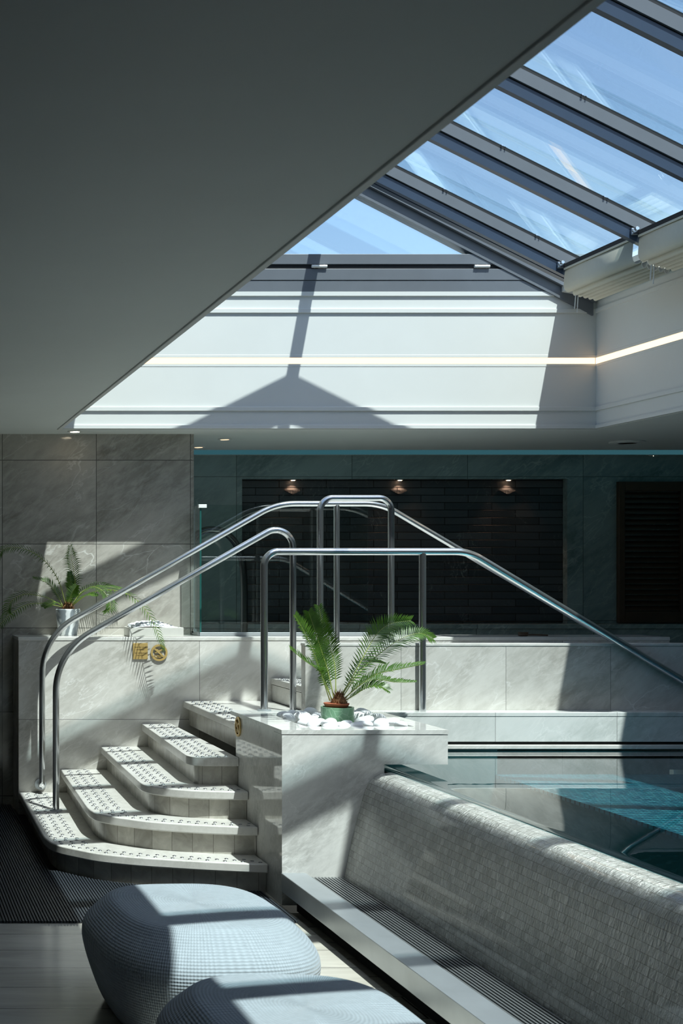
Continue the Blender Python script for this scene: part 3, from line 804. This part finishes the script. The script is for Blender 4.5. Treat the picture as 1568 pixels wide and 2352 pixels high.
def round_sign(parent, c, ax, up, r, mats):
    """ring with a slashed diver cut-out, facing ax"""
    ax = Vector(ax); up = Vector(up); rt = up.cross(ax)
    def q(a, b): return Vector(c)+rt*a+up*b
    m = MB(); n = 40; th = .008
    vs = []
    for rr in (r, r*.76):
        for k in range(n):
            a = 2*math.pi*k/n; vs.append(q(rr*math.cos(a), rr*math.sin(a)))
    vs2 = [v+ax*th for v in vs]
    fs = []
    for k in range(n):
        l = (k+1) % n
        fs += [(2*n+k, 2*n+l, 3*n+l, 3*n+k), (k, n+k, n+l, l), (k, l, 2*n+l, 2*n+k), (n+k, 3*n+k, 3*n+l, n+l)]
    m.add(vs+vs2, fs); m.build('ring', mats, parent, smooth=30)
    d = MB(); a = math.radians(-42); dx, dy = math.cos(a), math.sin(a); wd = r*.10
    d.prism([q(-dx*r*.78-dy*wd, -dy*r*.78+dx*wd), q(dx*r*.78-dy*wd, dy*r*.78+dx*wd), q(dx*r*.78+dy*wd, dy*r*.78-dx*wd), q(-dx*r*.78+dy*wd, -dy*r*.78-dx*wd)], ax*th)
    d.build('slash', mats, parent)
    f = MB()
    f.disc(q(-r*.22, r*.30), r*.13, ax, th*.8, 16)
    f.prism([q(-r*.2, r*.2), q(r*.25, r*.42), q(r*.52, r*.40), q(r*.52, r*.30), q(r*.28, r*.25), q(-r*.02, r*.02)], ax*th*.8)
    f.prism([q(-r*.2, r*.2), q(-r*.5, r*.02), q(-r*.44, -r*.07), q(-r*.08, r*.1)], ax*th*.8)
    for b in (-.32, -.48):
        w_ = [q(r*(-.6+.1*k), r*(b+.05*math.sin(k*1.6))) for k in range(12)]
        w2 = [p-up*r*.08 for p in reversed(w_)]
        f.prism(w_[:10]+w2[2:], ax*th*.8)
    f.build('diver_figure', mats, parent)
sgn = empty('round_medallion', (PX0, 8.185, 1.735-348/389.5)); sgn.parent = pl; sgn.location = Vector((PX0, 8.185, 1.735-348/389.5))-pl.location
round_sign(sgn, (PX0-.001, 8.185, 1.735-348/389.5), (-1,0,0), (0,0,1), .058, M['brass'])

def make_pebble(seed, mat):
    rnd = random.Random(seed); bm = bmesh.new(); bmesh.ops.create_icosphere(bm, subdivisions=3, radius=1)
    ph = [rnd.uniform(0, 6) for _ in range(6)]
    for v in bm.verts:
        c_ = v.co; k = 1+.10*math.sin(2.1*c_.x+ph[0])*math.cos(1.7*c_.y+ph[1])+.07*math.sin(3*c_.z+ph[2]+2*c_.x)
        v.co = Vector((c_.x*1.25*k, c_.y*.95*k, c_.z*.66*k))
    for f in bm.faces: f.smooth = True
    me = bpy.data.meshes.new('pebble'); bm.to_mesh(me); bm.free(); me.materials.append(mat); return me
PEB = [make_pebble(k, M['pebble']) for k in range(5)]
def pebble(me, loc, r, lab, grp):
    o = bpy.data.objects.new('pebble', me); COL.objects.link(o); o.location = loc; o.scale = (r, r, r)
    o.rotation_euler = (random.uniform(-.35,.35), random.uniform(-.35,.35), random.uniform(0, 6.28))
    return tag(o, lab, 'pebble', grp)
POTC = Vector((2.585, 7.83, ZP))
def fill(x0, x1, y0, y1, z, rmin, rmax, n, avoid, heap, lab, grp, tries=6000, sp=1.14):
    got = []
    for _ in range(tries):
        r = random.uniform(rmin, rmax); x = random.uniform(x0+r, x1-r); y = random.uniform(y0+r, y1-r)
        if avoid and (Vector((x, y))-avoid[0]).length < avoid[1]+r*1.05: continue
        if any((x-a)**2+(y-b)**2 < ((r+c_)*sp)**2 for a, b, c_ in got): continue
        got.append((x, y, r))
        if len(got) >= n: break
    for x, y, r in got:
        pebble(random.choice(PEB), (x, y, z+heap(x, y)+r*.55), r, lab, grp)
fill(OX0+.005, OX1-.005, OY0+.005, OY1-.01, ZP-.045, .030, .055, 60, (POTC.xy, .10), lambda x, y: .026, 'smooth white pebble around the green pot in the planter', 'white pebbles in the planter')
# ---------------------------------------------------------------- cycads
def frond(parent, pts, nrm, mat, L=.10, n=46, t0=.15, lift=.35, name='frond', w=.0074, droop=.25):
    path = spline(pts, 60); m = MB(); N0 = Vector(nrm).normalized()
    def fr(t):
        k = min(int(t*59), 58); f = t*59-k; p = path[k].lerp(path[k+1], f); return p, (path[min(k+2,59)]-path[max(k-1,0)]).normalized()
    for j in range(n):
        t = t0+(1-t0)*(j/(n-1))**.95; t = min(t, .998)
        p, T = fr(t)
        N = (N0-T*N0.dot(T)); N = N.normalized() if N.length > .05 else Vector((0,-1,0)); B = T.cross(N).normalized()
        q = (t-t0)/(1-t0)
        ln = L*(0.45+.55*math.sin(min(1, q*1.9)*math.pi/2))*(1-.62*max(0, q-.5)/.5)
        for sd in (1, -1):
            fw = .55+.35*q+random.uniform(-.06,.06)
            d = (B*sd+T*fw+N*lift*random.uniform(.6,1.2)).normalized()
            l2 = ln*random.uniform(.88,1.08); side = (T-d*T.dot(d)).normalized()*w*.5
            a = p; mid = p+d*l2*.5+N*l2*.03; e = p+d*l2+Vector((0,0,-1))*l2*droop*.5
            m.add([a-side*.55, a+side*.55, mid+side, mid-side, e], [(0,1,2,3), (3,2,4)])
    o = m.build(name, mat, parent, smooth=30)
    r = MB().tube(path, [.0032*(1-.75*k/59) for k in range(60)], 6); r.build('rib', M['stem'], o)
    return o
def husk(parent, c, r, h):
    m = MB(); m.lathe([(r*.95,0),(r,h*.2),(r*.8,h*.5),(r*.45,h*.8),(r*.12,h)], c, 18)
    for k in range(150):
        a = random.uniform(0, 6.28); z = random.uniform(0, h*.85); rr = r*(1-.8*z/h)
        b = Vector((c[0]+rr*math.cos(a)*.9, c[1]+rr*math.sin(a)*.9, c[2]+z)); d = Vector((math.cos(a)*.55, math.sin(a)*.55, 1)).normalized()
        s = Vector((-math.sin(a), math.cos(a), 0))*.0045; m.add([b-s, b+s, b+d*random.uniform(.015,.05)], [(0,1,2)])
    m.build('stem_husk', M['husk'], parent)
# front cycad
cy = thing('potted_cycad', 'bright green cycad in a green leaf-patterned pot in the planter', 'plant', (POTC.x, POTC.y, ZP-.08))
pot = MB().lathe([(.080,0),(.086,.02),(.0885,.06),(.0895,.147),(.0895,.153),(.080,.153),(.078,.12)], (POTC.x, POTC.y, ZP-.08), 44).build('pot', M['green_pot'], cy, smooth=40)
ip = MB().lathe([(.055,0),(.068,.02),(.070,.028),(.062,.028)], (POTC.x-.005, POTC.y, ZP+.066), 36); ipo = ip.build('inner_pot', M['terracotta'], cy, smooth=40)
husk(cy, (POTC.x+.008, POTC.y-.005, ZP+.08), .046, .072)
def zz(x, y, dy): 
    u = 620+x*.27423; v = 1360+y*.27418
    return at(u, v, POTC.y+dy)
CAMN = (0,-1,.25); UPN = (-.1,-.35,1)
FR = [
 ([(520,905,0),(440,720,-.05),(370,520,-.08),(285,330,-.10),(208,195,-.12)], (.55,-.85,.3), .085, .5),
 ([(535,890,0),(480,650,.02),(410,430,.03),(365,290,.03),(322,165,.02)], CAMN, .095, .2),
 ([(550,880,0),(545,640,.06),(505,480,.1),(450,320,.12),(408,120,.12)], (-.3,-.9,.2), .085, .25),
 ([(500,910,0),(430,700,-.04),(385,640,-.08),(290,575,-.12),(172,480,-.16)], (-.35,-.5,.8), .075, .5),
 ([(575,890,0),(690,710,.02),(820,470,.05),(900,345,.08),(1010,265,.1),(1175,238,.12)], CAMN, .105, .2),
 ([(590,905,0),(760,660,.08),(950,490,.14),(1100,390,.18),(1250,345,.2),(1362,388,.2)], (-.3,-.75,.6), .09, .3),
 ([(600,910,0),(740,790,-.06),(890,690,-.12),(1060,650,-.16),(1282,605,-.2)], (-.1,-.3,1), .085, .55),
 ([(600,915,0),(760,770,.04),(900,735,.06),(1050,755,.08),(1215,755,.08)], (-.1,-.25,1), .075, .55),
 ([(600,925,0),(710,860,-.08),(820,795,-.14),(920,790,-.18),(990,825,-.2)], (-.1,-.5,1), .07, .45),
 ([(580,900,0),(690,730,.1),(790,610,.16),(880,585,.2),(962,602,.22)], (-.2,-.4,1), .07, .4),
 ([(515,900,0),(470,760,.06),(430,600,.1),(400,500,.14),(385,420,.16)], (.4,-.8,.3), .06, .4),
]
for pts, nr, L, lf in FR: frond(cy, [zz(*p) for p in pts], nr, M['leaf'], L*1.12, lift=lf)
# back cycad on the low wall
PC = Vector((XU(156, 310), F/310, 1.286))
cb = thing('potted_cycad', 'drooping cycad in a grey swirled pot on the low wall', 'plant', tuple(PC))
MB().lathe([(.066,0),(.070,.01),(.082,.10),(.090,.170),(.091,.190),(.086,.196),(.078,.196),(.074,.16)], tuple(PC), 40).build('pot', M['swirl_pot'], cb, smooth=40)
MB().lathe([(.005,0),(.077,0),(.077,.004),(.005,.012)], (PC.x, PC.y, PC.z+.17), 24).build('soil', M['husk'], cb)
husk(cb, (PC.x, PC.y, PC.z+.175), .05, .075)
def zb(x, y, dy):
    return at(x*.29337, 1230+y*.29342, PC.y+min(dy, .05))
FB = [
 ([(515,545,0),(460,360,-.03),(370,220,-.06),(250,128,-.08),(120,92,-.1),(25,110,-.12),(-30,190,-.12)], (.2,-.5,1), .10, .1, .5),
 ([(540,545,0),(585,400,.02),(575,270,.04),(555,160,.02),(548,82,-.05)], CAMN, .10, .2, .6),
 ([(525,545,0),(560,450,.06),(555,370,.1),(545,290,.12)], CAMN, .07, .3, .2),
 ([(490,555,0),(400,500,-.06),(300,470,-.12),(180,462,-.18),(85,520,-.22),(62,600,-.22),(110,632,-.2)], (0,-.4,1), .085, .3, .3),
 ([(490,560,0),(340,532,-.1),(200,545,-.2),(80,620,-.28),(0,700,-.34),(-60,780,-.36)], (0,-.4,1), .09, .2, .4),
 ([(490,550,0),(440,450,.08),(370,370,.12),(265,335,.16)], (0,-.5,1), .075, .4, .2),
 ([(560,550,0),(640,450,-.08),(720,402,-.14),(800,430,-.2),(850,500,-.24),(862,570,-.26),(820,600,-.26)], (0,-.4,1), .085, .2, .4),
 ([(565,550,0),(700,455,-.1),(850,425,-.2),(1000,460,-.3),(1110,545,-.36),(1205,690,-.40),(1255,820,-.42),(1278,890,-.42)], (.3,-.5,1), .10, .05, .25),
 ([(560,550,0),(640,440,.02),(760,392,.04),(860,402,.04),(970,425,.04)], (0,-.4,1), .085, .3, .3),
 ([(530,550,0),(560,460,-.08),(600,392,-.14)], CAMN, .075, .4, .1),
 ([(500,560,0),(430,520,-.12),(370,545,-.2),(345,560,-.22)], (0,-.5,1), .06, .3, .3),
 ([(560,560,0),(620,500,-.1),(690,465,-.18),(760,470,-.22)], (0,-.5,1), .065, .3, .3),
]
for pts, nr, L, lf, dr in FB: frond(cb, [zb(*p) for p in pts], nr, M['leaf'], L, lift=lf, n=32, droop=dr)

# trough of white stones on the low wall
TX0, TX1, TY0, TY1, TZ = 1.825, 2.215, 10.075, 10.31, 1.286
tr = thing('stone_trough', 'low white trough on the low wall filled with white stones', 'trough', (2.02, 10.19, TZ))
t = MB().box(TX0, TX1, TY0, TY0+.012, TZ, TZ+.066).box(TX0, TX1, TY1-.012, TY1, TZ, TZ+.066).box(TX0, TX0+.012, TY0+.012, TY1-.012, TZ, TZ+.066).box(TX1-.012, TX1, TY0+.012, TY1-.012, TZ, TZ+.066).box(TX0+.012, TX1-.012, TY0+.012, TY1-.012, TZ, TZ+.05)
gb = MB(); nx, nyy = 16, 10
hp = lambda x, y: .044*max(0, 1-((x-1.98)/.2)**2)*max(0, 1-((y-10.19)/.15)**2)
gv = [(TX0+.013+(TX1-TX0-.026)*i/nx, TY0+.013+(TY1-TY0-.026)*j/nyy) for j in range(nyy+1) for i in range(nx+1)]
gb.add([(x, y, TZ+.0505+hp(x, y)) for x, y in gv], [(j*(nx+1)+i, j*(nx+1)+i+1, (j+1)*(nx+1)+i+1, (j+1)*(nx+1)+i) for j in range(nyy) for i in range(nx)])
gb.build('gravel_bed', M['pebble'], tr, smooth=60)
t.build('box', M['trough'], tr, bevel=.002)
fill(TX0+.014, TX1-.014, TY0+.014, TY1-.014, TZ+.046, .011, .017, 170, None, lambda x, y: .052*max(0, 1-((x-1.98)/.2)**2)*max(0, 1-((y-10.19)/.15)**2), 'small white stone heaped in the trough on the low wall', 'white stones in the trough', sp=.98)

# signs on the low wall
sx0, sx1 = XU(304.5, 318), XU(338.5, 318); sz0, sz1 = ZV(1514, 318), ZV(1477, 318)
pq = thing('brass_plaque', 'square brass plaque with engraved words on the low wall', 'sign', ((sx0+sx1)/2, YLOW, sz0))
MB().box(sx0, sx1, YLOW-.010, YLOW-.0045, sz0, sz1).build('plate', M['brass'], pq, bevel=.001)
def text(body, size, loc, mat, parent, name='lettering'):
    cu = bpy.data.curves.new(name, 'FONT'); cu.body = body; cu.size = size; cu.align_x = 'CENTER'; cu.extrude = .0004
    to = bpy.data.objects.new(name, cu); COL.objects.link(to)
    dg = bpy.context.evaluated_depsgraph_get(); me = bpy.data.meshes.new_from_object(to.evaluated_get(dg))
    bpy.data.objects.remove(to); me.materials.clear(); me.materials.append(mat)
    o = bpy.data.objects.new(name, me); COL.objects.link(o); o.parent = parent
    o.rotation_euler = (math.pi/2, 0, 0); o.location = Vector(loc)-world_loc(parent); return o
for k, (tx, dz) in enumerate((('SWIM AT YOUR', .082), ('OWN RISK', .065), ('NO LIFEGUARD', .041), ('ON DUTY', .024))):
    text(tx, .0118, ((sx0+sx1)/2, YLOW-.0103, sz0+dz), M['brass_dark'], pq)
rc = (XU(364.5, 318), YLOW-.0045, ZV(1499, 318))
rs = thing('round_brass_sign', 'round brass no-diving sign on the low wall beside the plaque', 'sign', rc)
round_sign(rs, rc, (0,-1,0), (0,0,1), .0605, M['brass'])

# ---------------------------------------------------------------- pool
BX = [(2.447,.10),(2.449,.15),(2.482,.315),(2.512,.435),(2.542,.55),(2.562,.612),(2.588,.655),(2.622,.683),(2.668,.695),(2.705,.697),(2.718,.690)]
pr = spline([(a, b, 0) for a, b in BX], 40)
m = MB(); vs = []; ny = 2
ya, yb = YB+.02, PY0-.002
for yy in (ya, yb):
    for p in pr: vs.append((p.x, yy, p.y))
n = len(pr); m.add(vs, [(i, i+1, n+i+1, n+i) for i in range(n-1)])
m.add([(2.718, ya, .690), (2.718, yb, .690), (2.718, yb, -.9), (2.718, ya, -.9)], [(0,1,2,3)])
ovf = m.build('wall_overflow', M['mosaic'], smooth=60)
uvl = ovf.data.uv_layers.new(name='UVMap'); acc = [0]
for a, b in zip(pr, pr[1:]): acc.append(acc[-1]+(b-a).length)
for lp in ovf.data.loops:
    vi = lp.vertex_index; co = ovf.data.vertices[vi].co
    uvl.data[lp.index].uv = (co.y, acc[vi % n] if vi < 2*n else acc[-1]+.7-co.z)
struct(ovf)
struct(MB().box(2.719, 2.80, YB+.02, PY1+.05, .60, .680).build('trim_8', M['pool_lip'], bevel=.006))
struct(MB().box(2.70, 3.67, YB+.02, PY1+.02, -.9, -.8).box(2.72, 2.79, YB+.02, PY1+.02, -.8, .599).box(2.79, 3.67, PY1+.0, PY1+.05, -.8, .70).build('floor_pool', M['pool_floor']))
struct(MB().box(3.67, XWR, YB+.02, PY1+.02, -.8, .53).build('floor_step', M['pool_floor']))
struct(MB().box(3.66, XWR, YB+.02, PY1+.02, .531, .55).build('floor_shelf', M['pool_tile']))
wt = MB(); xs = [2.700, 2.708, 2.716, 2.728, 2.745, 2.755, 2.765, 2.775, 2.785, 2.88, 2.90, 2.95, 3.5, XWR-.002]; zs = [.6975,.6988,.6988,.698,.6972,.6962,.6953,.6951,.695,.695,.695,.695,.695,.695]
vs = [(x, yy, z) for yy in (YB+.05, PY1-.0125) for x, z in zip(xs, zs)]
k = len(xs); wt.add(vs, [(i, i+1, k+i+1, k+i) for i in range(k-1)])
wo = wt.build('pool_water', M['water'], smooth=60); tag(wo, 'still teal pool water reflecting the marble ledge', 'water', kind='stuff')
for p_ in wo.data.polygons:
    pass

# gutter in front of the overflow wall
gt = thing('gutter_beam', 'brushed steel gutter beam along the foot of the overflow wall', 'gutter', (2.19, 4, 0))
MB().box(2.118, 2.247, YB+.05, PY0-.003, .074, .171).build('beam', M['brushed'], gt, bevel=.003)
for y in (4.76, 2.2): MB().box(2.1172, 2.2, y-.001, y+.001, .076, .169).build('seam', M['alu_gap'], gt)
MB().box(2.20, 2.24, YB+.05, PY0-.003, -.03, .074).build('back_plate', M['alu_gap'], gt)
gr = thing('drain_grate', 'slatted steel drain grate between the gutter beam and the overflow wall', 'grate', (2.35, 4, .13))
g = MB()
for k in range(11):
    x = 2.262+k*.0175; g.box(x-.0042, x+.0042, YB+.06, PY0-.004, .128, .150)
g.build('slats', M['slat'], gr)
MB().box(2.25, 2.452, YB+.06, PY0-.004, .085, .10).build('tray', M['shadow_gap'], gr)

# ---------------------------------------------------------------- ribbed mat
mt = thing('ribbed_floor_mat', 'black ribbed rubber mat laid round the foot of the stairs', 'mat', (.5, 8, 0))
fr1 = shift_poly(FRONT[0], .045)
def ymax(x):
    if x < fr1[0].x+.01: return YBACK-.01
    c_ = [p.y for p in fr1 if abs(p.x-x) < .03]
    return min(c_)-.012 if c_ else 7.58
rb = MB(); bs = MB(); x = -1.9; Ym = 6.93
while x < 2.09:
    ye = min(ymax(x), ymax(x+.011))
    if x > .97 and x < 1.06: ye = min(ye, min(p.y for p in fr1 if p.x < 1.09)-.01) if x > 1.0 else YBACK-.01
    rb.box(x, x+.0095, Ym, ye, .003, .013); x += .0158
yy = Ym
rb.build('ribs', M['rubber'], mt)
cr = MB()
bx0 = -1.9
edge = [(bx0, Ym+.004), (2.088, Ym+.004)]+[(p.x, p.y-.012) for p in reversed(fr1) if p.x < 2.085]+[(.985, YBACK-.012), (bx0, YBACK-.012)]
cr.prism([(a, b, .0005) for a, b in edge], (0,0,.003)); cr.build('backing', M['rubber_dark'], mt)

# ---------------------------------------------------------------- poufs
def make_pouf(name, loc, rot, lab):
    root = thing(name, lab, 'pouf', loc, 'blue-grey knitted poufs'); root.rotation_euler = (0,0,rot)
    prof = [(.60,.0),(.76,.006),(.82,.03),(.885,.09),(.95,.17),(.99,.235),(1.0,.275),(.985,.312),(.93,.350),(.845,.388),(.785,.413),(.745,.426),(.71,.431),(.66,.433),(.5,.4355),(.25,.438),(.02,.439)]
    P2 = spline([(a, b, 0) for a, b in prof], 64); seg = 96; a_, b_ = .415, .52; vs = []
    def se(th, e):
        c_, s_ = math.cos(th), math.sin(th)
        return math.copysign(abs(c_)**(2/e), c_), math.copysign(abs(s_)**(2/e), s_)
    for p in P2:
        e = 3.1
        for k in range(seg):
            th = 2*math.pi*k/seg; x, y = se(th, e)
            vs.append((a_*p.x*x, b_*p.x*y, p.y))
    fs = []; n = len(P2)
    for i in range(n-1):
        for k in range(seg): fs.append((i*seg+k, i*seg+(k+1) % seg, (i+1)*seg+(k+1) % seg, (i+1)*seg+k))
    fs.append(tuple(range(seg-1,-1,-1))); fs.append(tuple((n-1)*seg+k for k in range(seg)))
    me = bpy.data.meshes.new('cover'); me.from_pydata(vs, [], fs); me.materials.append(M['knit']); shade(me, 80)
    uvl = me.uv_layers.new(name='UVMap'); acc = [0]
    for a, b in zip(P2, P2[1:]): acc.append(acc[-1]+Vector(((b.x-a.x)*.48, b.y-a.y)).length)
    for pol in me.polygons:
        for li in pol.loop_indices:
            vi = me.loops[li].vertex_index; r_, k = divmod(vi, seg)
            kk = k
            if k == 0 and any(me.loops[l].vertex_index % seg == seg-1 for l in pol.loop_indices): kk = seg
            uvl.data[li].uv = (kk/seg*3.0375, acc[min(r_, n-1)])
    o = bpy.data.objects.new('cover', me); COL.objects.link(o); o.parent = root
    return root
p1 = make_pouf('knitted_pouf', (1.255, 5.50, .002), .06, 'blue-grey knitted pouf in front of the stairs, seen nearly whole')
p2 = make_pouf('knitted_pouf', (1.285, 4.17, .002), .02, 'blue-grey knitted pouf nearest the camera, cut off by the bottom edge')
